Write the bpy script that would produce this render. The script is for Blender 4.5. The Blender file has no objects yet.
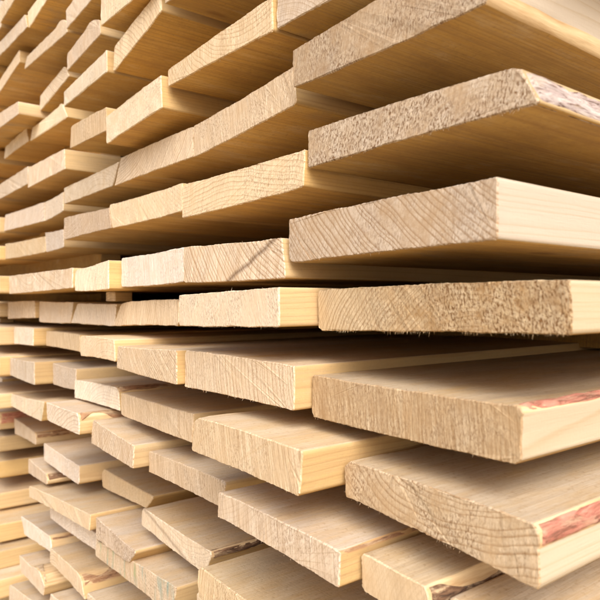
import bpy, bmesh, math, random
from mathutils import Vector, noise
R = math.radians
GZ = 0.80                      # camera height above the ground; rows below are measured from eye level
FPX, YAW, DIST = 633.0, R(38.03), 0.32
scene = bpy.context.scene
col = scene.collection

# ------------------------------------------------------------------ planks of the stack
# row number (0 = eye level) -> planks from the right: key, set-back of the end, end outline TL, TR, BR, BL (metres, x along the stack, z from eye level)
ROWS = {
 9:[
  ('a',-0.003,(-1.4348,0.6009),(-1.2980,0.6117),(-1.2834,0.5792),(-1.4089,0.5711)),
 ],
 8:[
  ('a',0.007,(-1.2404,0.5363),(-1.0951,0.5413),(-1.1061,0.5186),(-1.2338,0.5042)),
  ('b',0.010,(-1.5424,0.5602),(-1.2724,0.5447),(-1.2586,0.5153),(-1.5424,0.5310)),
 ],
 7:[
  ('a',0.014,(-1.0430,0.4722),(-0.8927,0.4809),(-0.8927,0.4451),(-1.0430,0.4397)),
  ('b',0.019,(-1.2905,0.4723),(-1.0633,0.4661),(-1.0532,0.4395),(-1.3118,0.4532)),
  ('c',0.022,(-1.5955,0.4821),(-1.3606,0.5064),(-1.3606,0.4821),(-1.5955,0.4543)),
 ],
 6:[
  ('a',-0.001,(-0.8507,0.4245),(-0.6945,0.4160),(-0.6945,0.3713),(-0.8507,0.3752)),
  ('b',0.021,(-1.0599,0.4060),(-0.9155,0.4236),(-0.9115,0.3899),(-1.0599,0.3780)),
  ('c',0.045,(-1.2981,0.4020),(-1.1514,0.4184),(-1.1242,0.3929),(-1.2981,0.3724)),
  ('d',0.005,(-1.5364,0.4055),(-1.3011,0.3851),(-1.3011,0.3599),(-1.5364,0.3698)),
 ],
 5:[
  ('a',-0.002,(-0.6550,0.3621),(-0.4490,0.3664),(-0.4490,0.3230),(-0.6525,0.3320)),
  ('b',0.014,(-0.8407,0.3482),(-0.6953,0.3737),(-0.6953,0.3439),(-0.8443,0.3136)),
  ('c',0.006,(-1.0303,0.3328),(-0.8473,0.3430),(-0.8473,0.3128),(-1.0303,0.3088)),
  ('d',0.047,(-1.3603,0.3525),(-1.1681,0.3566),(-1.1404,0.3250),(-1.3750,0.3288)),
  ('e',0.050,(-1.5955,0.3588),(-1.4165,0.3651),(-1.4012,0.3344),(-1.6050,0.3323)),
  ('z',0.053,(-1.8674,0.3675),(-1.6774,0.3675),(-1.6774,0.3356),(-1.8674,0.3356)),
 ],
 4:[
  ('a',0.006,(-0.4494,0.2699),(-0.3183,0.2675),(-0.3183,0.2339),(-0.4494,0.2375)),
  ('b',0.003,(-0.6568,0.2602),(-0.4524,0.2666),(-0.4524,0.2359),(-0.6543,0.2403)),
  ('c',-0.003,(-0.8271,0.2449),(-0.6610,0.2546),(-0.6585,0.2166),(-0.8236,0.2081)),
  ('d',0.006,(-0.9950,0.2706),(-0.8497,0.2653),(-0.8497,0.2323),(-0.9997,0.2357)),
  ('e',0.033,(-1.3381,0.2651),(-1.1138,0.2612),(-1.1085,0.2257),(-1.3381,0.2250)),
  ('f',0.036,(-1.6628,0.2681),(-1.3495,0.2714),(-1.3568,0.2360),(-1.6628,0.2343)),
 ],
 3:[
  ('a',0.000,(-0.4200,0.2085),(-0.2263,0.2206),(-0.2263,0.1773),(-0.4186,0.1765)),
  ('b',0.019,(-0.6251,0.1927),(-0.4428,0.2060),(-0.4399,0.1719),(-0.6251,0.1584)),
  ('c',0.026,(-0.8455,0.1972),(-0.6385,0.1968),(-0.6385,0.1617),(-0.8708,0.1619)),
  ('d',0.034,(-1.1168,0.1942),(-0.8723,0.1982),(-0.8990,0.1668),(-1.1168,0.1665)),
  ('e',0.045,(-1.2652,0.1891),(-1.1571,0.1939),(-1.1571,0.1598),(-1.2652,0.1524)),
  ('f',0.048,(-1.5881,0.1984),(-1.2821,0.1914),(-1.2821,0.1543),(-1.5976,0.1619)),
  ('z',0.038,(-1.7906,0.1942),(-1.6006,0.1942),(-1.6006,0.1568),(-1.7906,0.1568)),
 ],
 2:[
  ('a',0.000,(-0.3987,0.1365),(-0.2069,0.1331),(-0.1938,0.1089),(-0.3987,0.1066)),
  ('b',-0.002,(-0.6121,0.1232),(-0.4004,0.1220),(-0.4030,0.0917),(-0.6121,0.0879)),
  ('c',0.017,(-0.8665,0.1336),(-0.6477,0.1327),(-0.6477,0.1009),(-0.8554,0.1002)),
  ('d',0.020,(-1.0722,0.1365),(-0.8742,0.1305),(-0.8680,0.1015),(-1.0722,0.0999)),
  ('e',0.033,(-1.2227,0.1249),(-1.1182,0.1232),(-1.1182,0.0919),(-1.2165,0.0891)),
  ('f',0.038,(-1.5433,0.1270),(-1.2396,0.1210),(-1.2396,0.0907),(-1.5433,0.0930)),
  ('z',0.026,(-1.7363,0.1221),(-1.5463,0.1221),(-1.5463,0.0904),(-1.7363,0.0904)),
 ],
 1:[
  ('a',-0.004,(-0.4188,0.0671),(-0.2187,0.0713),(-0.2187,0.0348),(-0.4188,0.0307)),
  ('b',-0.007,(-0.5989,0.0556),(-0.4253,0.0517),(-0.4203,0.0181),(-0.5989,0.0178)),
  ('c',-0.004,(-0.7717,0.0532),(-0.6047,0.0562),(-0.6047,0.0191),(-0.7717,0.0165)),
  ('d',-0.020,(-0.8980,0.0423),(-0.7747,0.0502),(-0.7747,0.0138),(-0.8980,0.0127)),
  ('e',-0.023,(-1.2507,0.0443),(-0.9010,0.0451),(-0.9010,0.0169),(-1.2507,0.0111)),
  ('z',-0.040,(-1.4437,0.0440),(-1.2537,0.0440),(-1.2537,0.0128),(-1.4437,0.0128)),
 ],
 0:[
  ('a',0.006,(-0.3932,0.0081),(-0.1797,0.0114),(-0.1792,-0.0189),(-0.3932,-0.0250)),
  ('b',-0.031,(-0.5626,0.0049),(-0.3962,0.0101),(-0.3962,-0.0209),(-0.5626,-0.0255)),
  ('c',0.013,(-0.8136,-0.0040),(-0.6495,0.0011),(-0.6495,-0.0294),(-0.8379,-0.0355)),
  ('d',0.016,(-0.9961,-0.0047),(-0.8394,-0.0054),(-0.8455,-0.0358),(-1.0245,-0.0368)),
  ('e',0.019,(-1.2112,-0.0018),(-1.0260,-0.0032),(-1.0386,-0.0373),(-1.2112,-0.0404)),
  ('f',0.012,(-1.4102,-0.0042),(-1.2142,-0.0018),(-1.2142,-0.0330),(-1.4102,-0.0395)),
  ('z',-0.004,(-1.6032,-0.0062),(-1.4132,-0.0062),(-1.4132,-0.0351),(-1.6032,-0.0351)),
 ],
 -1:[
  ('a',0.000,(-0.3935,-0.0601),(-0.2050,-0.0606),(-0.2056,-0.0942),(-0.3935,-0.0937)),
  ('b',-0.016,(-0.5785,-0.0508),(-0.3965,-0.0521),(-0.3965,-0.0876),(-0.5785,-0.0884)),
  ('c',-0.024,(-0.7334,-0.0552),(-0.5826,-0.0507),(-0.5804,-0.0859),(-0.7365,-0.0819)),
  ('d',-0.026,(-0.8593,-0.0488),(-0.7426,-0.0484),(-0.7380,-0.0745),(-0.8593,-0.0759)),
  ('e',0.024,(-1.1853,-0.0561),(-1.0102,-0.0557),(-1.0056,-0.0825),(-1.1853,-0.0832)),
  ('f',0.002,(-1.3192,-0.0528),(-1.1883,-0.0502),(-1.1883,-0.0824),(-1.3192,-0.0860)),
  ('z',-0.025,(-1.5122,-0.0522),(-1.3222,-0.0522),(-1.3222,-0.0870),(-1.5122,-0.0870)),
 ],
 -2:[
  ('a',-0.006,(-0.3476,-0.1181),(-0.1926,-0.1227),(-0.1896,-0.1581),(-0.3476,-0.1454)),
  ('b',-0.045,(-0.5053,-0.1048),(-0.3491,-0.1064),(-0.3534,-0.1393),(-0.5109,-0.1364)),
  ('c',0.005,(-0.7939,-0.1213),(-0.5995,-0.1211),(-0.6039,-0.1526),(-0.7939,-0.1499)),
  ('d',0.013,(-0.9982,-0.1253),(-0.8253,-0.1189),(-0.8184,-0.1490),(-0.9982,-0.1535)),
  ('e',0.016,(-1.1198,-0.1084),(-1.0025,-0.1087),(-1.0025,-0.1417),(-1.1198,-0.1445)),
  ('f',-0.014,(-1.2822,-0.1098),(-1.1228,-0.1051),(-1.1228,-0.1441),(-1.2822,-0.1420)),
  ('z',-0.033,(-1.4752,-0.1071),(-1.2852,-0.1071),(-1.2852,-0.1447),(-1.4752,-0.1447)),
 ],
 -3:[
  ('a',0.000,(-0.2558,-0.1870),(-0.1603,-0.1942),(-0.1603,-0.2248),(-0.2558,-0.2141)),
  ('b',-0.017,(-0.3185,-0.1748),(-0.2588,-0.1788),(-0.2588,-0.2072),(-0.3185,-0.2004)),
  ('c',-0.035,(-0.4802,-0.1679),(-0.3210,-0.1704),(-0.3220,-0.1958),(-0.4819,-0.1902)),
  ('d',0.003,(-0.7057,-0.1801),(-0.5304,-0.1774),(-0.5379,-0.2047),(-0.7057,-0.2051)),
  ('e',-0.015,(-0.8418,-0.1613),(-0.7072,-0.1718),(-0.7101,-0.1995),(-0.8494,-0.1936)),
  ('f',-0.030,(-1.0001,-0.1557),(-0.8524,-0.1531),(-0.8524,-0.1813),(-0.9950,-0.1824)),
  ('g',-0.006,(-1.3091,-0.1819),(-1.0945,-0.1701),(-1.1115,-0.2044),(-1.3091,-0.2051)),
  ('z',-0.027,(-1.5021,-0.1803),(-1.3121,-0.1803),(-1.3121,-0.2091),(-1.5021,-0.2091)),
 ],
 -4:[
  ('a',-0.012,(-0.5579,-0.2643),(-0.3809,-0.2668),(-0.3833,-0.3044),(-0.5579,-0.2961)),
  ('b',0.029,(-0.7828,-0.2719),(-0.6013,-0.2752),(-0.6166,-0.3032),(-0.7859,-0.2964)),
  ('c',0.056,(-0.9977,-0.2701),(-0.8052,-0.2695),(-0.8310,-0.2913),(-0.9977,-0.3006)),
  ('d',0.020,(-1.1861,-0.2584),(-1.0007,-0.2617),(-1.0007,-0.2917),(-1.1861,-0.2892)),
  ('e',0.048,(-1.5089,-0.2639),(-1.3449,-0.2703),(-1.3378,-0.2934),(-1.5003,-0.2982)),
  ('z',0.018,(-1.7019,-0.2498),(-1.5119,-0.2498),(-1.5119,-0.2873),(-1.7019,-0.2873)),
 ],
 -5:[
  ('m',0.007,(-0.8909,-0.3097),(-0.7523,-0.3162),(-0.7741,-0.3371),(-0.8909,-0.3396)),
  ('r',-0.001,(-1.2026,-0.3361),(-0.8924,-0.3053),(-0.8959,-0.3292),(-1.2026,-0.3559)),
  ('q',0.012,(-1.2560,-0.2990),(-1.1420,-0.3040),(-1.1400,-0.3220),(-1.2560,-0.3260)),
  ('z',0.022,(-1.7195,-0.3063),(-1.5295,-0.3063),(-1.5295,-0.3399),(-1.7195,-0.3399)),
 ],
 -6:[
  ('n',0.010,(-0.8985,-0.3454),(-0.6492,-0.3251),(-0.6590,-0.3606),(-0.9025,-0.3697)),
  ('s',0.026,(-1.1686,-0.3581),(-0.9412,-0.3528),(-0.9412,-0.3784),(-1.1686,-0.3904)),
  ('z',0.029,(-1.7597,-0.3714),(-1.5697,-0.3714),(-1.5697,-0.4104),(-1.7597,-0.4104)),
 ],
 -7:[
  ('y',0.007,(-0.9275,-0.4300),(-0.7114,-0.4213),(-0.7114,-0.4574),(-0.9233,-0.4622)),
  ('u',0.019,(-1.1464,-0.4357),(-0.9925,-0.4320),(-0.9700,-0.4611),(-1.1464,-0.4602)),
  ('t',0.026,(-1.3644,-0.4395),(-1.1709,-0.4252),(-1.1592,-0.4502),(-1.3347,-0.4695)),
  ('z',0.029,(-1.7627,-0.4456),(-1.5727,-0.4456),(-1.5727,-0.4824),(-1.7627,-0.4824)),
 ],
 -8:[
  ('x',0.005,(-1.0973,-0.4943),(-0.9285,-0.4782),(-0.9285,-0.5150),(-1.0973,-0.5246)),
  ('v',0.008,(-1.3068,-0.4961),(-1.1375,-0.4892),(-1.1492,-0.5178),(-1.2923,-0.5243)),
  ('z',0.011,(-1.6803,-0.4898),(-1.4903,-0.4898),(-1.4903,-0.5290),(-1.6803,-0.5290)),
 ],
 -9:[
  ('w',0.001,(-1.3523,-0.5666),(-1.0951,-0.5226),(-1.0951,-0.5561),(-1.3523,-0.6025)),
  ('z',0.004,(-1.6472,-0.5363),(-1.4572,-0.5363),(-1.4572,-0.5746),(-1.6472,-0.5746)),
 ],
 -10:[
  ('z',-0.008,(-1.5927,-0.5757),(-1.4027,-0.5757),(-1.4027,-0.6146),(-1.5927,-0.6146)),
 ],
}

# per plank look: tone (brightness), chalk (pale dry wood), rough (coarse sawn end), brown (weathered), ang (ring direction, degrees), wane corners, bark, fuzz
LOOK = {
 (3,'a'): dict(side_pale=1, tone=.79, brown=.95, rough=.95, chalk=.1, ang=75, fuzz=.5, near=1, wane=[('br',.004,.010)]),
 (2,'a'): dict(tone=.86, brown=.75, rough=1.2, chalk=.35, ang=20, fuzz=1.2, near=1, bark=('right','lilac')),
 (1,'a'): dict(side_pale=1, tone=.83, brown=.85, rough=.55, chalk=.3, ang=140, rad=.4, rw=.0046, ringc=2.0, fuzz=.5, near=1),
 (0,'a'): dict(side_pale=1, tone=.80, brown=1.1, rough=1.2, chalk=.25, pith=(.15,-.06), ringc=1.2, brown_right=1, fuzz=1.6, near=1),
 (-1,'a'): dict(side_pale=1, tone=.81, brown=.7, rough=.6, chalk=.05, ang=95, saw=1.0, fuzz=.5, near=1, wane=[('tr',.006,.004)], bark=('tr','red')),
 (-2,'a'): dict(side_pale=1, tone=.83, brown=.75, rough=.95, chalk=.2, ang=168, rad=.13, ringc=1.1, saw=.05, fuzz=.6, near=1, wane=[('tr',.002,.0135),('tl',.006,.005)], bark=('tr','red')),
 (3,'b'): dict(tone=.97, chalk=.35, brown=.2, ang=80, near=1),
 (2,'b'): dict(tone=1.02, chalk=.3, brown=.1, ang=2, rad=.5, ringc=.7, saw=.1, near=1, wane=[('tl',.010,.004)]),
 (1,'b'): dict(tone=1.0, chalk=.55, brown=.35, ang=125, ringc=1.4, near=1, crack=.8, crack_at=(.5, .45, 0)),
 (0,'b'): dict(tone=1.0, chalk=.45, brown=.1, ang=120, fuzz=1.0, near=1),
 (-1,'b'): dict(tone=.98, chalk=.2, brown=.2, ang=100, near=1, fuzz=.4),
 (-2,'b'): dict(tone=.96, chalk=.2, brown=.1, ang=100, saw=.8, near=1, wane=[('tl',.006,.004)]),
 (-3,'c'): dict(tone=.95, chalk=.25, brown=.15, ang=40, near=1, wane=[('tr',.002,.003)], bark=('tr','brown')),
 (-3,'b'): dict(tone=.88, chalk=.2, brown=.35, ang=70, near=1, wane=[('tr',.004,.016)], bark=('tr','darkbrown')),
 (-3,'a'): dict(tone=.92, chalk=.2, brown=.2, near=1),
 (-4,'a'): dict(tone=.97, chalk=.35, brown=.15, near=1, wane=[('tl',.006,.004)]),
 (-4,'b'): dict(tone=1.0, chalk=.6, brown=.2, wane=[('tr',.004,.010),('tl',.005,.005)], bark=('tr','darkbrown'), crack=.5, crack_at=(.3, -.25, .6)),
 (4,'b'): dict(tone=1.0, chalk=.35, brown=.15, near=1),
 (4,'c'): dict(tone=1.0, chalk=.7, brown=.3, ang=75),
 (4,'d'): dict(tone=.95, chalk=.2, brown=.25, saw=.8, ang=85),
 (3,'c'): dict(tone=1.0, chalk=.4, brown=.2),
 (2,'c'): dict(tone=1.0, chalk=.5, brown=.3),
 (1,'c'): dict(tone=1.02, chalk=.8, brown=.1, ang=90),
 (1,'d'): dict(tone=1.06, chalk=1.0, brown=0),
 (0,'c'): dict(tone=1.0, chalk=.4, brown=.05, wane=[('tl',.012,.010)]),
 (0,'d'): dict(tone=1.0, chalk=.6, brown=.05, wane=[('tl',.008,.008)]),
 (-1,'c'): dict(tone=.98, chalk=.4, brown=.4, ang=125, ringc=1.6, near=1),
 (-2,'c'): dict(tone=.97, chalk=.25, brown=.15),
 (-2,'d'): dict(tone=1.04, chalk=.95, brown=.0, wane=[('tr',.010,.006)], bark=('tr','brown')),
 (-3,'d'): dict(tone=.93, chalk=.1, brown=.2, saw=.7),
 (-3,'e'): dict(tone=.98, chalk=.5, brown=.3, ang=60, ringc=1.4),
 (-3,'f'): dict(tone=1.0, chalk=.5, brown=.1, wane=[('tr',.010,.013)], bark=('tr','brown')),
 (-3,'g'): dict(tone=1.0, chalk=.6, stain=.35, wane=[('tl',.006,.006)]),
 (-4,'c'): dict(tone=.93, chalk=.05, brown=.15, wane=[('tl',.008,.007)]),
 (-4,'d'): dict(tone=1.03, chalk=.8),
 (-4,'e'): dict(tone=1.0, chalk=.4, wane=[('tr',.006,.012)], bark=('tr','brown')),
 (-4,'z'): dict(wane=[('tr',.004,.026)], bark=('tr','red')),
 (-5,'m'): dict(tone=.97, chalk=.4, brown=.45, rough=1.2),
 (-5,'r'): dict(tone=.96, chalk=.2, brown=.15),
 (-5,'q'): dict(tone=.97, chalk=.3, wane=[('tr',.006,.012)], bark=('tr','darkbrown')),
 (-6,'n'): dict(tone=.96, chalk=.4, brown=.4, stain=.9),
 (-7,'u'): dict(tone=.98, chalk=.4, brown=.3, wane=[('tr',.006,.018)], bark=('tr','brown')),
 (-7,'t'): dict(tone=1.0, chalk=.7, brown=.2, wane=[('tr',.006,.008)], bark=('tr','brown')),
 (-7,'y'): dict(tone=1.0, chalk=.6),
 (-8,'v'): dict(tone=1.0, chalk=.4, wane=[('tr',.085,.009)], bark=('tr','flaky')),
 (-8,'x'): dict(tone=1.0, chalk=.6),
 (-9,'w'): dict(tone=1.0, chalk=.7, wane=[('tl',.008,.006)]),
 (6,'b'): dict(wane=[('tr',.06,.014)]),
 (5,'d'): dict(wane=[('tr',.02,.006)]),
 (7,'b'): dict(wane=[('tr',.05,.007)]),
}
LABEL = {
 (3,'a'): 'big dark-ended plank with torn lower edge, topmost on the right',
 (3,'b'): 'second plank from the right in the third row above eye level',
 (3,'c'): 'third plank from the right in the third row above eye level',
 (3,'d'): 'long thin plank, fourth from the right, third row above eye level',
 (3,'e'): 'short recessed plank, fifth from the right, third row above eye level',
 (3,'f'): 'last full plank end towards the left in the third row above eye level',
 (2,'a'): 'coarse speckled plank with whitish flaking bark along its right side',
 (2,'b'): 'smooth tan plank end just left of the plank with whitish flaking bark',
 (2,'c'): 'third plank from the right in the second row above eye level',
 (2,'d'): 'fourth plank from the right in the second row above eye level',
 (2,'e'): 'short recessed plank, fifth from the right, second row above eye level',
 (2,'f'): 'last full plank end towards the left in the second row above eye level',
 (1,'a'): 'plank with diagonal ring lines on its end and a bright clean right side',
 (1,'b'): 'ring-marked plank with a dark diagonal crack, first row above eye level',
 (1,'c'): 'broad smooth pale plank end, third from the right, first row above eye level',
 (1,'d'): 'very white small plank end with golden side, first row above eye level',
 (1,'e'): 'long pale plank end near the left, first row above eye level',
 (0,'a'): 'rough brown plank end with frayed lower edge at eye level',
 (0,'b'): 'eye-level plank with pale end and golden side beside the rough brown one',
 (0,'c'): 'third plank from the right in the eye-level row, its left corner slanted',
 (0,'d'): 'fourth plank from the right in the eye-level row, between two slanting joints',
 (0,'e'): 'fifth plank from the right in the eye-level row, pale with rounded corner',
 (0,'f'): 'small square pale plank end, sixth from the right in the eye-level row',
 (-1,'a'): 'tan plank with upright saw marks and a thin reddish bark line',
 (-1,'b'): 'plank with golden right side, second from the right just below eye level',
 (-1,'c'): 'plank with fanned ring lines on its end, just below eye level',
 (-1,'d'): 'fourth plank from the right in the first row below eye level',
 (-1,'e'): 'fifth plank from the right in the first row below eye level',
 (-1,'f'): 'small white-ended plank with golden side, first row below eye level',
 (-2,'a'): 'thick plank with a red bark strip along its upper right edge',
 (-2,'b'): 'plank with saw-marked end and golden side left of the red-barked plank',
 (-2,'c'): 'third plank from the right in the second row below eye level',
 (-2,'d'): 'white-ended plank with a brown bark corner, second row below eye level',
 (-2,'e'): 'fifth plank from the right in the second row below eye level',
 (-2,'f'): 'last full plank end towards the left in the second row below eye level',
 (-3,'a'): 'plank in the bottom right corner of the picture, mostly its top showing',
 (-3,'b'): 'plank with dark brown bark strip, directly below the red-barked plank',
 (-3,'c'): 'plank with a thin dark line along its top right edge',
 (-3,'d'): 'orange-tan plank, fourth from the right, third row below eye level',
 (-3,'e'): 'plank with bold slanting rings and golden side, third row below eye level',
 (-3,'f'): 'pale plank with brown bark on its right corner, third row below eye level',
 (-3,'g'): 'faintly green-stained plank end near the left, third row below eye level',
 (-4,'a'): 'broad plank at the bottom edge beside the whitish cracked plank',
 (-4,'b'): 'whitish plank with a crack and a short dark bark strip',
 (-4,'c'): 'tan plank half hidden left of the whitish cracked plank in the lower left',
 (-4,'d'): 'white-ended plank with bright golden side jutting out in the lower left',
 (-4,'e'): 'small plank with brown bark side, above the jutting white-ended plank',
 (-5,'m'): 'rough grey-brown plank lying directly on the green-marked plank',
 (-5,'r'): 'long tilted plank end left of the rough grey-brown plank, lower left',
 (-5,'q'): 'short plank with dark brown bark side lying on the long tilted plank',
 (-6,'n'): 'plank with green and blue marks on its end at the bottom edge',
 (-6,'s'): 'recessed plank mostly hidden under the long tilted plank, a thin end strip showing',
 (-7,'y'): 'pale plank top at the bottom edge, below the green-marked plank',
 (-7,'u'): 'plank with red-brown bark side in the lower left, above the bottom edge',
 (-7,'t'): 'whitish plank with broad top showing, left of the red-brown-barked plank',
 (-8,'x'): 'pale plank top at the bottom edge between knotty plank and bottom-edge plank',
 (-8,'v'): 'knotty plank with flaky bark over its top, lower left corner',
 (-9,'w'): 'white plank end in the bottom left corner under the knotty plank',
 (4,'a'): 'plank cut by the top edge, right of the pale split corner',
 (4,'b'): 'plank with pale split right corner, fourth row above eye level',
 (4,'c'): 'plank with whitish slanting streaks, third from the right, fourth row above eye level',
 (4,'d'): 'small saw-marked plank end left of the white-streaked plank',
 (4,'e'): 'plank with golden right side near the left, fourth row above eye level',
 (4,'f'): 'last plank towards the left in the fourth row above eye level',
 (5,'a'): 'plank barely showing at the top edge, fifth row above eye level',
 (5,'b'): 'long steep plank end touching the top edge, fifth row above eye level',
 (5,'c'): 'third plank from the right in the fifth row above eye level',
 (5,'d'): 'fourth plank from the right in the fifth row above eye level',
 (5,'e'): 'fifth plank from the right in the fifth row above eye level',
 (6,'a'): 'broad pale plank end cut by the top edge, sixth row above eye level',
 (6,'b'): 'white wedge-shaped plank end with cut-away corner, sixth row above eye level',
 (6,'c'): 'third plank from the right in the sixth row above eye level',
 (6,'d'): 'plank with lit pinkish right side, sixth row above eye level',
 (7,'a'): 'rightmost plank in the seventh row above eye level',
 (7,'b'): 'steep plank end with slanted top corner, seventh row above eye level',
 (7,'c'): 'plank at the left edge in the seventh row above eye level',
 (8,'a'): 'rightmost plank in the eighth row above eye level',
 (8,'b'): 'plank at the left edge in the eighth row above eye level',
 (9,'a'): 'plank end in the top left corner of the picture',
}
ORD = ['eye-level','first','second','third','fourth','fifth','sixth','seventh','eighth','ninth','tenth']
def row_name(r):
    if r == 0: return 'the eye-level row'
    return 'the %s row %s eye level' % (ORD[abs(r)], 'above' if r > 0 else 'below')

# ------------------------------------------------------------------ materials
def nodes_of(name):
    m = bpy.data.materials.new(name); m.use_nodes = True
    nt = m.node_tree; nt.nodes.clear()
    out = nt.nodes.new('ShaderNodeOutputMaterial'); b = nt.nodes.new('ShaderNodeBsdfPrincipled')
    nt.links.new(b.outputs[0], out.inputs[0])
    return m, nt, b
class N:
    """small helper that writes node graphs as expressions"""
    def __init__(s, nt): s.nt = nt
    def new(s, t, **kw):
        n = s.nt.nodes.new(t)
        for k, v in kw.items(): setattr(n, k, v)
        return n
    def put(s, sock, v):
        if isinstance(v, bpy.types.NodeSocket): s.nt.links.new(v, sock)
        else: sock.default_value = v
    def math(s, op, a, b=0.0, c=0.0, clamp=False):
        n = s.new('ShaderNodeMath', operation=op, use_clamp=clamp)
        s.put(n.inputs[0], a); s.put(n.inputs[1], b); s.put(n.inputs[2], c)
        return n.outputs[0]
    def vmath(s, op, a, b=(0,0,0)):
        n = s.new('ShaderNodeVectorMath', operation=op)
        s.put(n.inputs[0], a); s.put(n.inputs[1], b)
        return n.outputs[1] if op in ('LENGTH','DOT_PRODUCT') else n.outputs[0]
    def noise(s, vec, scale, detail=3, rough=.55, dist=0.0):
        n = s.new('ShaderNodeTexNoise')
        s.put(n.inputs['Vector'], vec); s.put(n.inputs['Scale'], scale); n.inputs['Detail'].default_value = detail
        n.inputs['Roughness'].default_value = rough; n.inputs['Distortion'].default_value = dist
        return n
    def ramp(s, f, pts):
        n = s.new('ShaderNodeValToRGB'); e = n.color_ramp.elements
        while len(e) < len(pts): e.new(.5)
        for i, (p, c) in enumerate(pts):
            e[i].position = p; e[i].color = (c, c, c, 1) if isinstance(c, (int, float)) else (*c, 1)
        s.put(n.inputs[0], f); return n.outputs[0]
    def mix(s, f, a, b, mode='MIX'):
        n = s.new('ShaderNodeMix', data_type='RGBA', blend_type=mode)
        s.put(n.inputs[0], f)
        for sock, v in ((n.inputs[6], a), (n.inputs[7], b)):
            s.put(sock, v if isinstance(v, bpy.types.NodeSocket) else (*v, 1))
        return n.outputs[2]
    def attr(s, name, vec=False):
        n = s.new('ShaderNodeAttribute', attribute_type='OBJECT', attribute_name=name)
        return n.outputs['Vector'] if vec else n.outputs['Fac']
    def sep(s, v):
        n = s.new('ShaderNodeSeparateXYZ'); s.put(n.inputs[0], v); return n.outputs
    def comb(s, x, y, z):
        n = s.new('ShaderNodeCombineXYZ')
        for i, v in enumerate((x, y, z)): s.put(n.inputs[i], v)
        return n.outputs[0]
    def bump(s, h, dist, strength=1.0, normal=None):
        n = s.new('ShaderNodeBump'); s.put(n.inputs['Height'], h)
        n.inputs['Distance'].default_value = dist; s.put(n.inputs['Strength'], strength)
        if normal is not None: s.put(n.inputs['Normal'], normal)
        return n.outputs[0]

def wood_coords(g):
    pos = g.new('ShaderNodeTexCoord').outputs['Object']
    seed = g.attr('seed_offset', True)
    p = g.vmath('ADD', pos, seed)
    return pos, p
def ring_field(g, pos, p):
    """growth rings of one log, cut by the plank: the same solid pattern serves ends, sides, top and bottom"""
    x, y, z = g.sep(pos)
    px, py, pz = g.sep(g.attr('pith', True))
    slow = g.noise(g.vmath('MULTIPLY', p, (9, 1.3, 9)), 1.0, 2).outputs['Color']
    sx, sy, sz = g.sep(slow)
    dx = g.math('ADD', g.math('SUBTRACT', x, px), g.math('MULTIPLY', g.math('SUBTRACT', sx, .5), .022))
    dz = g.math('ADD', g.math('SUBTRACT', z, pz), g.math('MULTIPLY', g.math('SUBTRACT', sz, .5), .022))
    r = g.math('SQRT', g.math('ADD', g.math('MULTIPLY', dx, dx), g.math('MULTIPLY', dz, dz)))
    wob = g.noise(g.vmath('MULTIPLY', p, (60, 4, 60)), 1.0, 3).outputs[0]
    r = g.math('ADD', r, g.math('MULTIPLY', g.math('SUBTRACT', wob, .5), .0028))
    u = g.math('DIVIDE', r, g.attr('ring_width'))
    # uneven years
    yr = g.noise(g.comb(g.math('MULTIPLY', u, .33), 0.0, 0.0), 1.0, 1).outputs[0]
    u = g.math('ADD', u, g.math('MULTIPLY', yr, 3.2))
    f = g.math('FRACT', u)
    return g.ramp(f, [(0, .0), (.58, .06), (.8, .45), (.89, 1.0), (.94, .95), (1.0, .0)]), u

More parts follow.
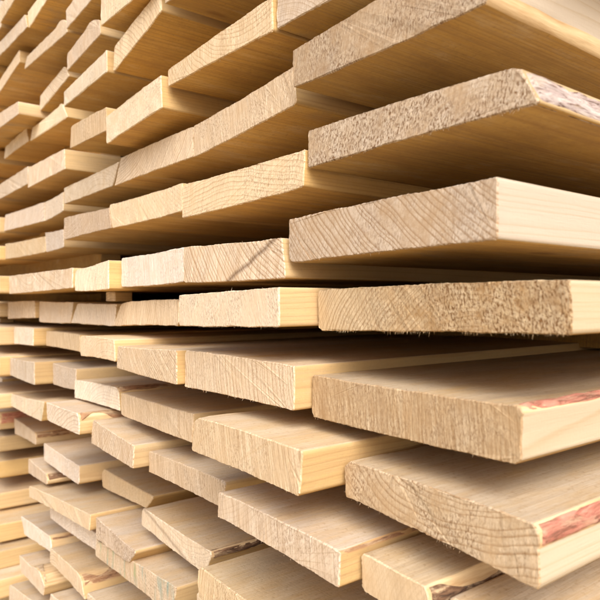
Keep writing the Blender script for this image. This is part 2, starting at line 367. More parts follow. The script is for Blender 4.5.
def make_end_material():
    m, nt, b = nodes_of('sawn_end_grain'); g = N(nt)
    pos, p = wood_coords(g)
    ring, u = ring_field(g, pos, p)
    tone, chalk, brown, rough = g.attr('tone'), g.attr('chalk'), g.attr('brown'), g.attr('rough')
    ringc, saw, stain, crack = g.attr('ringc'), g.attr('saw'), g.attr('stain'), g.attr('crack')
    blot = g.noise(p, 22, 4, .6).outputs[0]
    blot2 = g.noise(g.vmath('ADD', p, (3.1, 1.7, 9.2)), 60, 4, .65).outputs[0]
    fine = g.noise(p, 420, 5, .75).outputs[0]
    fib = g.noise(p, 1100, 3, .7).outputs[0]
    x, y, z = g.sep(p)
    # saw kerf strokes: nearly upright scratches, slightly slanted, different on each plank
    sl = g.attr('saw_slant')
    sxx = g.math('ADD', x, g.math('MULTIPLY', z, sl))
    kerf = g.noise(g.comb(g.math('MULTIPLY', sxx, 620), g.math('MULTIPLY', z, 22), 0.0), 1.0, 4, .65).outputs[0]
    kerf2 = g.noise(g.comb(g.math('MULTIPLY', sxx, 130), g.math('MULTIPLY', z, 6), 4.0), 1.0, 3, .6).outputs[0]
    base = g.mix(g.ramp(blot, [(.3, 0), (.7, 1)]), (.69, .525, .335), (.79, .655, .475))
    base = g.mix(g.math('MULTIPLY', chalk, g.ramp(blot2, [(.3, .5), (.58, 1)])), base, (.91, .835, .715))
    rv = g.math('MULTIPLY', g.math('MULTIPLY', ring, ringc), g.ramp(blot2, [(.25, .45), (.55, 1)]), clamp=True)
    c = g.mix(g.math('MULTIPLY', rv, .75), base, (.34, .195, .085))
    # weathered brown wood in uneven patches, with loose pale fibres left standing
    lx, ly, lz = g.sep(pos)
    side = g.math('ADD', 1.0, g.math('MULTIPLY', g.attr('brown_right'), g.math('SUBTRACT', g.ramp(g.math('DIVIDE', lx, g.attr('width')), [(.15, .25), (.6, 1.25)]), 1.0)))
    br = g.math('MULTIPLY', brown, side)
    ro = g.math('MULTIPLY', rough, side)
    fvec = g.comb(g.math('MULTIPLY', sxx, 760), 0.0, g.math('MULTIPLY', g.math('SUBTRACT', z, g.math('MULTIPLY', x, sl)), 300))
    grain = g.noise(fvec, 1.0, 5, .72, .5).outputs[0]
    grain2 = g.noise(g.vmath('ADD', fvec, (51, 7.3, 13)), 1.05, 5, .72, .5).outputs[0]
    wt = g.math('MULTIPLY', br, g.ramp(g.math('ADD', g.math('MULTIPLY', blot2, .6), g.math('MULTIPLY', fine, .4)), [(.38, 1), (.58, .15)]))
    c = g.mix(g.math('MULTIPLY', wt, .8, clamp=True), c, (.45, .285, .14))
    grey = g.math('MULTIPLY', g.math('MULTIPLY', br, .5), g.ramp(blot, [(.5, 0), (.68, 1)]))
    c = g.mix(g.math('MULTIPLY', grey, .7), c, (.53, .45, .36))
    kd = g.math('ADD', .20, g.math('MULTIPLY', saw, .42))
    c = g.mix(g.math('MULTIPLY', kd, g.ramp(kerf, [(.38, 1), (.56, 0)])), c, (.35, .215, .105))
    c = g.mix(g.math('MULTIPLY', g.math('MULTIPLY', saw, .32), g.ramp(kerf2, [(.4, 1), (.6, 0)])), c, (.42, .265, .135))
    patch = g.ramp(g.math('ADD', g.math('MULTIPLY', blot2, .9), g.math('MULTIPLY', ring, .03)), [(.30, .3), (.52, 1)])
    patch = g.math('MULTIPLY', patch, g.ramp(blot, [(.40, .3), (.52, 1)]))
    ro = g.math('MULTIPLY', ro, patch)
    pits = g.math('MULTIPLY', ro, g.ramp(grain, [(.44, 1), (.50, 0)]))
    c = g.mix(g.math('MULTIPLY', pits, .95, clamp=True), c, (.23, .12, .05))
    tuft = g.math('MULTIPLY', ro, g.ramp(grain2, [(.54, 0), (.62, 1)]))
    c = g.mix(g.math('MULTIPLY', tuft, .6, clamp=True), c, (.86, .70, .48))
    # drying crack running slantwise through the end
    cx, cy, cz = g.sep(g.attr('crack_at', True))
    wig = g.math('MULTIPLY', g.math('SUBTRACT', blot2, .5), .006)
    cd = g.math('ABSOLUTE', g.math('ADD', g.math('SUBTRACT', g.math('SUBTRACT', lz, cz), g.math('MULTIPLY', g.math('SUBTRACT', lx, cx), cy)), wig))
    cm = g.math('MULTIPLY', crack, g.ramp(cd, [(.0001, .9), (.0007, 0)]), clamp=True)
    c = g.mix(cm, c, (.13, .07, .035))
    # green and bluish marks
    gs = g.noise(g.comb(g.math('MULTIPLY', x, 75), 0.0, g.math('MULTIPLY', z, 16)), 1.0, 2, .5)
    gm = g.math('MULTIPLY', stain, g.ramp(gs.outputs[0], [(.53, 0), (.66, 1)]))
    c = g.mix(g.math('MULTIPLY', gm, .6), c, g.mix(g.ramp(blot, [(.45, 0), (.55, 1)]), (.20, .36, .16), (.10, .30, .30)))
    wm = g.attr('warm')
    c = g.mix(1.0, c, g.comb(g.math('MULTIPLY', tone, g.math('ADD', 1.0, g.math('MULTIPLY', wm, .04))), tone, g.math('MULTIPLY', tone, g.math('SUBTRACT', 1.0, g.math('MULTIPLY', wm, .14)))), 'MULTIPLY')
    g.put(b.inputs['Base Color'], c)
    b.inputs['Roughness'].default_value = .85; b.inputs['Specular IOR Level'].default_value = .2
    h = g.math('ADD', g.math('MULTIPLY', fine, .5), g.math('MULTIPLY', fib, .3))
    h = g.math('ADD', h, g.math('MULTIPLY', g.math('SUBTRACT', tuft, pits), .4))
    h = g.math('ADD', h, g.math('MULTIPLY', kerf, g.math('ADD', .35, g.math('MULTIPLY', saw, .5))))
    h = g.math('SUBTRACT', h, g.math('MULTIPLY', g.math('MULTIPLY', ring, ringc), .05))
    h = g.math('SUBTRACT', h, g.math('MULTIPLY', cm, 1.2))
    n = g.bump(h, .0014, g.math('MINIMUM', g.math('ADD', .24, g.math('MULTIPLY', rough, .24)), 1.0))
    g.put(b.inputs['Normal'], n)
    return m

def make_face_material():
    m, nt, b = nodes_of('sawn_long_grain'); g = N(nt)
    pos, p = wood_coords(g)
    ring, u = ring_field(g, pos, p)
    tone = g.attr('tone')
    x, y, z = g.sep(p)
    streak = g.noise(g.vmath('MULTIPLY', p, (260, 5, 260)), 1.0, 5, .65).outputs[0]
    hair = g.noise(g.vmath('MULTIPLY', p, (900, 28, 900)), 1.0, 3, .7).outputs[0]
    blot = g.noise(g.vmath('MULTIPLY', p, (14, 4, 14)), 1.0, 4, .6).outputs[0]
    kerf = g.noise(g.comb(g.math('MULTIPLY', g.math('ADD', x, z), 9), g.math('MULTIPLY', y, 420), 0.0), 1.0, 3, .6).outputs[0]
    base = g.mix(g.ramp(blot, [(.3, 0), (.7, 1)]), (.585, .335, .078), (.67, .44, .145))
    c = g.mix(g.math('MULTIPLY', ring, .62), base, (.41, .235, .085))
    c = g.mix(g.math('MULTIPLY', g.ramp(streak, [(.36, 1), (.52, 0)]), .42), c, (.37, .215, .085))
    c = g.mix(g.math('MULTIPLY', g.ramp(hair, [(.55, 0), (.75, 1)]), .35), c, (.72, .58, .38))
    bl2 = g.noise(g.vmath('MULTIPLY', p, (38, 13, 38)), 1.0, 5, .7).outputs[0]
    c = g.mix(g.math('MULTIPLY', g.ramp(bl2, [(.34, 1), (.52, 0)]), .55), c, (.43, .25, .09))
    c = g.mix(g.math('MULTIPLY', g.ramp(bl2, [(.55, 0), (.72, 1)]), .4), c, (.70, .57, .38))
    c = g.mix(g.math('MULTIPLY', g.ramp(kerf, [(.35, 1), (.6, 0)]), .05), c, (.36, .22, .10))
    # sawdust and yard dust lying on upward faces; some right sides pale sapwood, with sunlit brightness painted in
    nx, ny, nz = g.sep(g.new('ShaderNodeTexCoord').outputs['Normal'])
    dustn = g.noise(g.vmath('MULTIPLY', p, (30, 9, 30)), 1.0, 5, .7).outputs[0]
    dust = g.math('MULTIPLY', g.ramp(nz, [(.6, 0), (.8, 1)]), g.ramp(dustn, [(.25, .35), (.6, .9)]))
    c = g.mix(dust, c, g.mix(g.ramp(hair, [(.4, 0), (.65, 1)]), (.53, .435, .32), (.66, .57, .45)))
    spk = g.noise(p, 300, 4, .7).outputs[0]
    c = g.mix(g.math('MULTIPLY', g.ramp(spk, [(.34, 1), (.44, 0)]), .4), c, (.33, .20, .09))
    st = g.noise(g.vmath('MULTIPLY', p, (16, 6, 16)), 1.0, 5, .65, .8).outputs[0]
    c = g.mix(g.math('MULTIPLY', g.ramp(st, [(.56, 0), (.68, 1)]), g.math('MULTIPLY', g.attr('weather'), .55)), c, (.36, .29, .215))
    c = g.mix(g.ramp(nx, [(.55, 0), (.75, .55)]), c, g.mix(g.math('MULTIPLY', ring, .5), (.52, .385, .205), (.42, .27, .12)))  # right sides toned down in colour to hold back the sun on them
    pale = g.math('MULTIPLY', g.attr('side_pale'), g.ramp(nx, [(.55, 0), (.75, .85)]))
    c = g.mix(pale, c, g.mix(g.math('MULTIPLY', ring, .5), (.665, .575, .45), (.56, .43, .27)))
    # pin knots
    v = g.new('ShaderNodeTexVoronoi'); g.put(v.inputs['Vector'], g.vmath('ADD', g.vmath('MULTIPLY', p, (13, 5, 13)), g.vmath('MULTIPLY', g.noise(p, 60, 2).outputs['Color'], (.05, .05, .05)))); v.inputs['Scale'].default_value = 1.0
    kn = g.ramp(v.outputs['Distance'], [(.02, 1), (.06, .75), (.1, 0)])
    kn = g.math('MULTIPLY', kn, g.ramp(g.sep(v.outputs['Color'])[0], [(.55, 0), (.56, 1)]))
    c = g.mix(g.math('MULTIPLY', kn, .62), c, (.27, .125, .045))
    wm = g.attr('warm')
    c = g.mix(1.0, c, g.comb(g.math('MULTIPLY', tone, g.math('ADD', 1.0, g.math('MULTIPLY', wm, .04))), tone, g.math('MULTIPLY', tone, g.math('SUBTRACT', 1.0, g.math('MULTIPLY', wm, .14)))), 'MULTIPLY')
    g.put(b.inputs['Base Color'], c)
    b.inputs['Roughness'].default_value = .72; b.inputs['Specular IOR Level'].default_value = .28
    h = g.math('ADD', g.math('MULTIPLY', streak, .5), g.math('MULTIPLY', hair, .4))
    h = g.math('ADD', h, g.math('MULTIPLY', kerf, .25))
    h = g.math('ADD', h, g.math('MULTIPLY', spk, .5))
    g.put(b.inputs['Normal'], g.bump(h, .0011, .5))
    return m

def make_wane_material():
    """bare rounded edge under the bark"""
    m, nt, b = nodes_of('bare_wane_edge'); g = N(nt)
    pos, p = wood_coords(g)
    s = g.noise(g.vmath('MULTIPLY', p, (120, 9, 120)), 1.0, 5, .65).outputs[0]
    c = g.mix(g.ramp(s, [(.35, 0), (.65, 1)]), (.46, .29, .14), (.74, .58, .36))
    g.put(b.inputs['Base Color'], c); b.inputs['Roughness'].default_value = .8
    g.put(b.inputs['Normal'], g.bump(s, .0015, .6))
    return m
BARKCOL = {
 'red':       [(.58, .36, .25), (.46, .17, .12), (.56, .27, .20), (.24, .10, .065)],
 'brown':     [(.48, .30, .17), (.29, .15, .08), (.40, .23, .125), (.14, .07, .04)],
 'darkbrown': [(.33, .20, .115), (.15, .08, .045), (.23, .13, .075), (.06, .033, .022)],
 'lilac':     [(.52, .44, .41), (.42, .33, .31), (.60, .53, .50), (.11, .055, .04)],
 'flaky':     [(.58, .44, .29), (.36, .24, .14), (.62, .49, .35), (.12, .065, .035)],
}
def make_bark_material(kind):
    a, d, e, f = BARKCOL[kind]
    m, nt, b = nodes_of(kind + '_bark'); g = N(nt)
    pos, p = wood_coords(g)
    s = g.noise(g.vmath('MULTIPLY', p, (150, 20, 150)), 1.0, 5, .7, .6).outputs[0]
    t = g.noise(g.vmath('MULTIPLY', p, (230, 32, 230)), 1.0, 6, .75, 1.0).outputs[0]
    w = g.noise(p, 700, 3, .7).outputs[0]
    c = g.mix(g.ramp(s, [(.35, 0), (.5, 1)]), a, d)
    c = g.mix(g.ramp(t, [(.5, 0), (.58, 1)]), c, e)
    c = g.mix(g.ramp(t, [(.40, 1), (.46, 0)]), c, f)
    q = g.noise(g.vmath('ADD', g.vmath('MULTIPLY', p, (110, 24, 110)), (7, 3, 1)), 1.0, 6, .75, .5).outputs[0]
    c = g.mix(g.math('MULTIPLY', g.ramp(q, [(.50, 0), (.60, 1)]), .25 if kind in ('lilac', 'red') else .7), c, (.64, .50, .32))
    g.put(b.inputs['Base Color'], c); b.inputs['Roughness'].default_value = .85
    h = g.math('ADD', g.math('MULTIPLY', t, 1.0), g.math('MULTIPLY', w, .25))
    g.put(b.inputs['Normal'], g.bump(h, .0025, .8))
    return m
def make_ground_material():
    m, nt, b = nodes_of('pale_yard_gravel'); g = N(nt)
    p = g.new('ShaderNodeTexCoord').outputs['Object']
    s = g.noise(p, 60, 6, .7).outputs[0]; t = g.noise(p, 1.2, 4).outputs[0]
    c = g.mix(g.ramp(s, [(.3, 0), (.7, 1)]), (.38, .27, .14), (.56, .41, .22))
    c = g.mix(g.math('MULTIPLY', g.ramp(t, [(.4, 0), (.7, 1)]), .4), c, (.48, .33, .15))
    g.put(b.inputs['Base Color'], c); b.inputs['Roughness'].default_value = .95
    g.put(b.inputs['Normal'], g.bump(s, .01, .7))
    return m
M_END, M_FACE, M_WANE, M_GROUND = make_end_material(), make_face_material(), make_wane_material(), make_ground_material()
M_BARK = {k: make_bark_material(k) for k in BARKCOL}

# ------------------------------------------------------------------ plank builder
def wane_point(a, b, f):
    d = b - a
    return a + d*f + Vector((-d.y, d.x))*.13*math.sin(math.pi*f)
def outline(corners, wane, step, rnd):
    """end outline, clockwise seen from the front: TL, TR, BR, BL with worn corners; returns points and the tag of the edge that starts at each"""
    names = ['tl', 'tr', 'br', 'bl']; w = {k: (dx, dz) for k, dx, dz in wane}
    pts = []
    n = len(corners)
    for i, c in enumerate(corners):
        prev, nxt = corners[i-1], corners[(i+1) % n]
        d0 = (Vector(prev) - Vector(c)); d1 = (Vector(nxt) - Vector(c))
        l0, l1 = d0.length, d1.length
        nm = names[i]
        if nm in w:
            dx, dz = w[nm]
            a, b_ = (dz, dx) if nm in ('tl', 'br') else (dx, dz)
            a = min(a, l0*.8); b_ = min(b_, l1*.8)
            tag = 'wane_' + nm
        else:
            m_ = 2.6 if rnd.random() < .25 else 1.0
            a = min(rnd.uniform(.0007, .0018)*m_, l0*.3); b_ = min(rnd.uniform(.0007, .0018)*m_, l1*.3); tag = 'edge'
        p0, p1 = Vector(c) + d0.normalized()*a, Vector(c) + d1.normalized()*b_
        pts.append((p0, tag))
        if tag != 'edge':                                 # waney corners are the round outside of the log
            pts += [(wane_point(p0, p1, j/6), tag) for j in range(1, 6)]
        pts.append((p1, ['top', 'right', 'bottom', 'left'][i]))
    res, tags = [], []
    for i, (pt, tag) in enumerate(pts):
        q = pts[(i+1) % len(pts)][0]; L = (q - pt).length
        k = max(1, int(round(L/step)))
        for j in range(k):
            res.append(pt.lerp(q, j/k)); tags.append(tag)
    return res, tags

def link(o, parent=None):
    col.objects.link(o)
    if parent: o.parent = parent
    return o

def build_plank(key, p, quad, look, label, group, seed):
    rnd = random.Random(seed)
    near = look.get('near', 0)
    step = .0016 if near else .004
    ox = quad[3][0]; oz = min(q[1] for q in quad)
    corners = [(a - ox, c - oz) for a, c in quad]
    wane = list(look.get('wane', []))
    bark = look.get('bark')
    pts, tags = outline(corners, wane, step, rnd)
    n = len(pts)
    cen = Vector((sum(q.x for q in pts)/n, sum(q.y for q in pts)/n))
    # outward normals of the outline
    nor = []
    for i in range(n):
        t = pts[(i+1) % n] - pts[i-1]
        nor.append(Vector((-t.y, t.x)).normalized())       # clockwise outline: outward is to the left of travel
    L = rnd.uniform(2.35, 2.6)
    ys = [0, .0009, .004] + [.012 + .02*i for i in range(14)] + [.36, .55, .9, 1.4, L]
    so = seed*1.37
    cup = rnd.choice((-1, 1))*rnd.uniform(.0002, .0014); wid = max(c[0] for c in corners)
    bend = rnd.uniform(-.0015, .0015)
    rag = .00045 if near else .0006
    verts = []; faces = []; mats = []
    for k, y in enumerate(ys):
        for i in range(n):
            q = pts[i].copy()
            lf = noise.noise(Vector((q.x*40 + so, y*2.5, q.y*40)))*.0007
            sf = noise.noise(Vector((q.x*420 + so, y*9, q.y*420 + 5)))*.00016
            d = lf + sf
            if tags[i].startswith('wane') or tags[i-1].startswith('wane'):
                d += noise.noise(Vector((so, y*26, i*.15)))*.0016 + noise.noise(Vector((so + 7, y*90, i*.3)))*.0007
            if k == 0:
                d += -.0006 + rag*1.5*noise.noise(Vector((q.x*600 + so, 2.2, q.y*600)))
            elif k == 1:
                d += rag*noise.noise(Vector((q.x*700 + so, 8.2, q.y*700))) + .6*rag*noise.noise(Vector((q.x*170 + so, 1.2, q.y*170)))
            q = q + nor[i]*d
            q.y += cup*(1 - (2*q.x/wid - 1)**2)
            yy = y
            if k == 0: yy = .0007*noise.noise(Vector((q.x*60 + so, 4.4, q.y*60))) + .0005*noise.noise(Vector((q.x*400 + so, 6.4, q.y*400)))
            elif k == 1: yy = .0012 + .0006*noise.noise(Vector((q.x*60 + so, 4.4, q.y*60)))
            verts.append((q.x, yy, q.y + bend*y*y))
    nk = len(ys)
    for k in range(nk - 1):
        for i in range(n):
            j = (i+1) % n
            faces.append((k*n + i, k*n + j, (k+1)*n + j, (k+1)*n + i))
            mats.append(0 if k == 0 else (2 if tags[i].startswith('wane') else 1))
    faces.append(tuple(range(n-1, -1, -1))); mats.append(0)
    faces.append(tuple((nk-1)*n + i for i in range(n))); mats.append(3)
    # torn fibres left by the saw along the lower and side edges of the end
    fuzz = look.get('fuzz', .25 if near else .0)
    if fuzz:
        for i in range(n):
            tg = tags[i]
            dens = {'bottom': .55, 'left': .12, 'top': .10, 'right': .08}.get(tg, .05)*fuzz*max(0, .25 + 2.2*noise.noise(Vector((pts[i].x*38 + so, 3.3, pts[i].y*38))))
            while rnd.random() < dens:
                dens -= .5
                a = pts[i].lerp(pts[(i+1) % n], rnd.random())
                ln = rnd.uniform(.0005, .0017)*(2.0 if rnd.random() < .08 else 1)
                wd = rnd.uniform(.00012, .0003)
                tdir = (pts[(i+1) % n] - pts[i]).normalized()
                y0 = rnd.uniform(.0002, .0014)
                tip = a + nor[i]*ln + tdir*rnd.uniform(-.6, .6)*ln
                b0 = len(verts)
                i1 = a - tdir*wd - nor[i]*.0006; i2 = a + tdir*wd - nor[i]*.0006
                verts += [(i1.x, y0, i1.y), (i2.x, y0, i2.y), (a.x - nor[i].x*.0006, y0 + wd*1.6, a.y - nor[i].y*.0006), (tip.x, y0 - rnd.uniform(-.2, .7)*ln, tip.y)]
                faces += [(b0, b0+1, b0+3), (b0+1, b0+2, b0+3), (b0+2, b0, b0+3), (b0, b0+2, b0+1)]; mats += [0]*4
    def mesh(name, pick):
        fs = [(f, m_) for f, m_ in zip(faces, mats) if pick(m_)]
        used = sorted({i for f, m_ in fs for i in f}); new = {v: i for i, v in enumerate(used)}
        me = bpy.data.meshes.new(name)
        me.from_pydata([verts[i] for i in used], [], [tuple(new[i] for i in f) for f, m_ in fs])
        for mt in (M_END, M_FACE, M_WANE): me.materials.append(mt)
        me.polygons.foreach_set('material_index', [0 if m_ == 3 else m_ for f, m_ in fs])
        me.polygons.foreach_set('use_smooth', [len(f) == 4 and m_ in (1, 2) for f, m_ in fs])
        me.update()
        return me
    # all faces are wound outwards already
    me = mesh('plank', lambda m_: m_ != 0)
    o = link(bpy.data.objects.new('plank', me))
    o.location = (ox, p, oz + GZ)
    end = link(bpy.data.objects.new('sawn_end', mesh('sawn_end', lambda m_: m_ == 0)), o)
    W = max(c[0] for c in corners); H = max(c[1] for c in corners)
    ang = R(look.get('ang', rnd.uniform(20, 160)) + rnd.uniform(-8, 8))
    rad = look.get('rad', rnd.uniform(.08, .3))
    sgn = rnd.choice((-1, -1, 1))
    pith = (W/2 + math.cos(ang + math.pi/2)*rad*sgn, 0.0, H/2 + math.sin(ang + math.pi/2)*rad*sgn)
    if 'pith' in look: pith = (look['pith'][0], 0.0, look['pith'][1])
    props(o, look, rnd, pith, W, H, seed)
    o['label'] = label; o['category'] = 'plank'; o['group'] = group
    for pr in PROPS: end[pr] = o[pr]
    if bark: build_bark(o, bark, pts, tags, nor, corners, rnd, so)
    return o

PROPS = ('warm', 'weather', 'pith', 'seed_offset', 'ring_width', 'tone', 'chalk', 'brown', 'rough', 'ringc', 'saw', 'brown_right', 'width', 'saw_slant', 'stain', 'crack', 'crack_at')
def props(o, look, rnd, pith, W, H, seed):
    o['pith'] = tuple(map(float, pith))
    o['seed_offset'] = (rnd.uniform(-9, 9), rnd.uniform(-9, 9), rnd.uniform(-9, 9))
    o['ring_width'] = look.get('rw', rnd.uniform(.0026, .0055))
    o['tone'] = float(look.get('tone', rnd.choice((rnd.uniform(.80, .92), rnd.uniform(.94, 1.06), rnd.uniform(.98, 1.1)))))
    o['chalk'] = float(look.get('chalk', rnd.uniform(.2, .95)))
    o['brown'] = float(look.get('brown', rnd.uniform(.1, .5)))
    o['rough'] = float(look.get('rough', rnd.uniform(.2, .6)))
    o['ringc'] = float(look.get('ringc', rnd.uniform(.2, .95)))
    o['saw'] = float(look.get('saw', rnd.choice((.1, .2, .6))))
    o['warm'] = rnd.uniform(-.9, .6); o['weather'] = rnd.choice((.1, .4, .9))
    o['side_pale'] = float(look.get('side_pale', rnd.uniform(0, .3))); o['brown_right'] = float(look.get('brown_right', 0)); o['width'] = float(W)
    o['saw_slant'] = rnd.uniform(-.25, .25)
    o['stain'] = float(look.get('stain', 0)); o['crack'] = float(look.get('crack', 0))
    cr = look.get('crack_at', (rnd.uniform(.25, .75), rnd.uniform(-.5, .6), .5)); o['crack_at'] = (W*cr[0], cr[1], H*cr[2])

def build_bark(o, bark, pts, tags, nor, corners, rnd, so):
    """a strip of bark left on the waney edge: an outer skin with ragged borders let into the wood"""
    where, kind = bark
    n = len(pts)
    want = 'wane_' + where if where in ('tl', 'tr', 'br', 'bl') else where
    idx = [i for i in range(n) if tags[i] == want]
    a, b_ = pts[idx[0]], pts[(idx[-1] + 1) % n]
    d = b_ - a; nn = Vector((-d.y, d.x)).normalized()
    nu, L, dy = 10, .75, .004
    nv = int(L/dy)
    verts, faces = [], []
    for k in range(nv + 1):
        y = .0012 + k*dy
        lo = -.06 + .34*noise.noise(Vector((so, y*30, 0))) + .22*noise.noise(Vector((so, y*120, 3)))
        hi = 1.06 + .34*noise.noise(Vector((so + 9, y*30, 0))) + .22*noise.noise(Vector((so + 9, y*120, 3)))
        lo = max(lo, 0.0); hi = min(hi, 1.0)
        gap = noise.noise(Vector((so + 3, y*17, 1.0)))
        if kind in ('red', 'lilac'): gap *= .2
        if gap > .12: hi -= (gap - .12)*2.2
        if gap < -.2: lo += (-.2 - gap)*1.8
        hi = max(hi, lo + .12)
        for u in range(nu + 1):
            f = lo + (hi - lo)*u/nu
            q = wane_point(a, b_, f) if where != 'right' else a + d*f
            edge = u in (0, nu) or k in (0, nv)
            h = -.003 if edge else .0011 + .0011*noise.noise(Vector((q.x*160 + so, y*45, q.y*160))) + .0009*noise.noise(Vector((q.x*500 + so, y*140, q.y*500)))
            q = q + nn*h
            verts.append((q.x, y, q.y))
    for k in range(nv):
        for u in range(nu):
            i = k*(nu+1) + u
            faces.append((i, i+1, i+nu+2, i+nu+1))
    me = bpy.data.meshes.new('bark_strip'); me.from_pydata(verts, [], faces); me.update()
    bm = bmesh.new(); bm.from_mesh(me); bmesh.ops.recalc_face_normals(bm, faces=bm.faces[:]); bm.to_mesh(me); bm.free()
    # outward facing
    me.update()
    mid = me.polygons[len(me.polygons)//2 + nu//2].normal
    if mid.x*nn.x + mid.z*nn.y < 0: me.flip_normals()
    me.materials.append(M_BARK[kind])
    me.polygons.foreach_set('use_smooth', [True]*len(me.polygons))
    s = link(bpy.data.objects.new('bark_strip', me), o)
    s['seed_offset'] = tuple(o['seed_offset'])
    s['label'] = {'red': 'reddish inner bark strip', 'brown': 'thin brown bark strip', 'darkbrown': 'dark brown bark strip', 'lilac': 'whitish flaking bark with brown flecks', 'flaky': 'knotty flaking brown and pale bark'}[kind]

seed = 11
for r in sorted(ROWS):
    for k, p, *quad in ROWS[r]:
        seed += 1
        lab = LABEL.get((r, k)) or 'leftmost plank in %s, only its golden side showing' % row_name(r)
        build_plank((r, k), p, quad, dict(LOOK.get((r, k), {})), lab, 'planks in the timber stack', seed)

# the rest of the stack, outside the picture: it carries and shades what the picture shows
ZROW = {10:.645,9:.575,8:.515,7:.447,6:.375,5:.326,4:.236,3:.165,2:.098,1:.017,0:-.036,-1:-.088,-2:-.15,-3:-.205,-4:-.298,-5:-.345,-6:-.40,-7:-.46,-8:-.525,-9:-.585,-10:-.66}
rf = random.Random(5)
OUT_LABEL, OUT_GROUP = 'pine plank of the stack that lies wholly outside the picture', 'planks of the stack outside the picture'
def fill(r, x0, x1):
    global seed
    x = x0
    while x < x1 - .06:
        w = min(rf.uniform(.14, .20), x1 - x)
        if x1 - x - w < .06: w = x1 - x
        zb = ZROW[r]; th = rf.uniform(.031, .034)
        if r == 4 and x > -.5: zb += .004
        seed += 1
        build_plank(None, rf.uniform(.0, .03), [(x, zb+th), (x+w, zb+th), (x+w, zb), (x, zb)], {}, OUT_LABEL, OUT_GROUP, seed)
        x += w + .004
starts = {10:-2.0, 9:-1.278, 8:-1.08, 7:-.885, 6:-.688, 5:-.443, 4:-.31, -4:-.37, -5:-.60, -6:-.63, -7:-.70, -8:-.92, -9:-1.08, -10:-1.395}
for r, x in starts.items(): fill(r, x, -.2 + rf.uniform(-.03, .03) if r != 10 else -1.2)
for r in ROWS:
    xl = min(min(q[0] for q in t[2:]) for t in ROWS[r])
    if xl > -2.1: fill(r, xl - .004 - .165*max(1, round((xl + 2.2)/.165)), xl - .004)

# spacers between the rows and bearers on the ground
def beam(name, x0, x1, y0, y1, z0, z1, label, cat, group, sd, bev=.0015):
    rnd = random.Random(sd)
    me = bpy.data.meshes.new(name); bm = bmesh.new()
    bmesh.ops.create_cube(bm, size=1)
    for v in bm.verts:
        v.co = Vector(((v.co.x+.5)*(x1-x0), (v.co.y+.5)*(y1-y0), (v.co.z+.5)*(z1-z0)))
    bmesh.ops.bevel(bm, geom=bm.edges[:], offset=bev, segments=2, affect='EDGES', profile=.6)
    for v in bm.verts:
        v.co += Vector((rnd.uniform(-1, 1), rnd.uniform(-1, 1), rnd.uniform(-1, 1)))*.0003
    for f in bm.faces: f.material_index = 0 if abs(f.normal.y) > .8 and (x1-x0) < .2 else 1
    bm.to_mesh(me); bm.free()
    me.materials.append(M_END); me.materials.append(M_FACE)
    o = link(bpy.data.objects.new(name, me)); o.location = (x0, y0, z0 + GZ)
    props(o, dict(chalk=.9 if cat == 'spacer' and x1-x0 < .2 else .2), rnd, (.02, 0, -.05), x1-x0, z1-z0, sd)
    o['label'] = label; o['category'] = cat
    if group: o['group'] = group
    return o
# battens deep in the gaps: sized to shut out sky showing between the two rows
ORDER = sorted(ROWS)
for lo_r, hi_r in zip(ORDER[:-1], ORDER[1:]):
    if lo_r < -4: continue
    mean = lambda v: sum(v)/len(v)
    top = mean([(t[2][1]+t[3][1])/2 for t in ROWS[lo_r]]) - .004; bot = mean([(t[4][1]+t[5][1])/2 for t in ROWS[hi_r]]) + .004
    if bot - top < .012:
        m_ = (bot + top)/2; top, bot = m_ - .006, m_ + .006
    beam('gap_batten', -2.15, -.26, .42, .465, top, bot, 'long spacer batten between two rows, deep in the dark of the gap', 'batten', 'spacer battens between the rows', 300 + lo_r)
    beam('gap_batten', -2.15, -1.2, .13, .17, top, bot, 'short batten added to block sky in the gap near the far end', 'batten', 'short added sky-blocking battens at the far end', 340 + lo_r)  # added batten, blocks sky seen through the far-left gaps
beam('spacer_block', -.887, -.852, .020, .045, -.002, .0115, 'small pale spacer block in the dark gap just above the eye-level row', 'spacer', None, 401)
beam('spacer_block', -1.600, -1.555, .03, .06, -.0515, -.0405, 'small spacer block at the left edge in the gap just below the eye-level row', 'spacer', None, 402)
for y in (.5, 1.9):
    beam('timber_bearer', -2.05, -.25, y, y + .1, -.795, -.665, 'square timber bearer on the ground under the stack', 'bearer', 'bearers under the stack', 410 + int(y*10), .004)

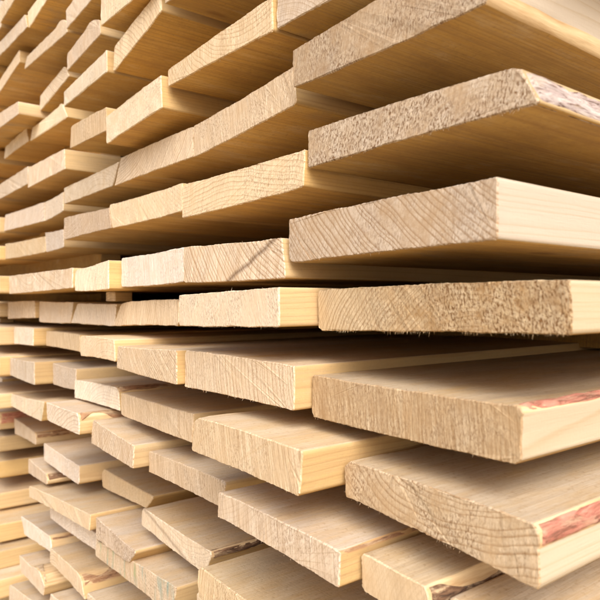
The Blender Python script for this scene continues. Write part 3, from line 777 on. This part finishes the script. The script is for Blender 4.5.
# ------------------------------------------------------------------ ground
me = bpy.data.meshes.new('ground')
me.from_pydata([(-60, -60, 0), (60, -60, 0), (60, 60, 0), (-60, 60, 0)], [], [(0, 1, 2, 3)])
me.materials.append(M_GROUND)
gr = link(bpy.data.objects.new('ground', me)); gr['kind'] = 'structure'; gr['label'] = 'pale gravel yard under the timber stack'

# ------------------------------------------------------------------ light
SUN = Vector((.62, -.40, .62)).normalized()           # towards the sun
elev = math.asin(SUN.z)
w = bpy.data.worlds.new('World'); scene.world = w; w.use_nodes = True
nt = w.node_tree; nt.nodes.clear()
sky = nt.nodes.new('ShaderNodeTexSky'); sky.sky_type = 'NISHITA'; sky.sun_disc = False
sky.sun_elevation = elev; sky.sun_rotation = math.atan2(SUN.x, SUN.y)
sky.air_density = 1.0; sky.dust_density = 6.0; sky.ozone_density = .6
bg = nt.nodes.new('ShaderNodeBackground'); bg.inputs[1].default_value = .15
wo = nt.nodes.new('ShaderNodeOutputWorld')
nt.links.new(sky.outputs[0], bg.inputs[0]); nt.links.new(bg.outputs[0], wo.inputs[0])
sd = bpy.data.lights.new('sun', 'SUN'); sd.energy = 2.3; sd.angle = R(40); sd.color = (1.0, .965, .905)
so_ = link(bpy.data.objects.new('sun', sd)); so_.rotation_euler = SUN.to_track_quat('Z', 'Y').to_euler(); so_.location = (3, -3, 5)

# ------------------------------------------------------------------ camera
cd = bpy.data.cameras.new('camera'); cam = link(bpy.data.objects.new('camera', cd))
cd.sensor_fit = 'HORIZONTAL'; cd.sensor_width = 36.0; cd.lens = FPX/600*36
cam.location = (0, -DIST, GZ)
fwd = Vector((-math.cos(YAW), math.sin(YAW), 0))
cam.rotation_euler = (-fwd).to_track_quat('Z', 'Y').to_euler()
cd.clip_start = .01; cd.clip_end = 500
cd.dof.use_dof = True; cd.dof.focus_distance = .58; cd.dof.aperture_fstop = 13
scene.camera = cam
scene.view_settings.view_transform = 'Standard'; scene.view_settings.look = 'None'
scene.view_settings.exposure = .38; scene.view_settings.gamma = 1
scene.cycles.max_bounces = 12; scene.cycles.diffuse_bounces = 8
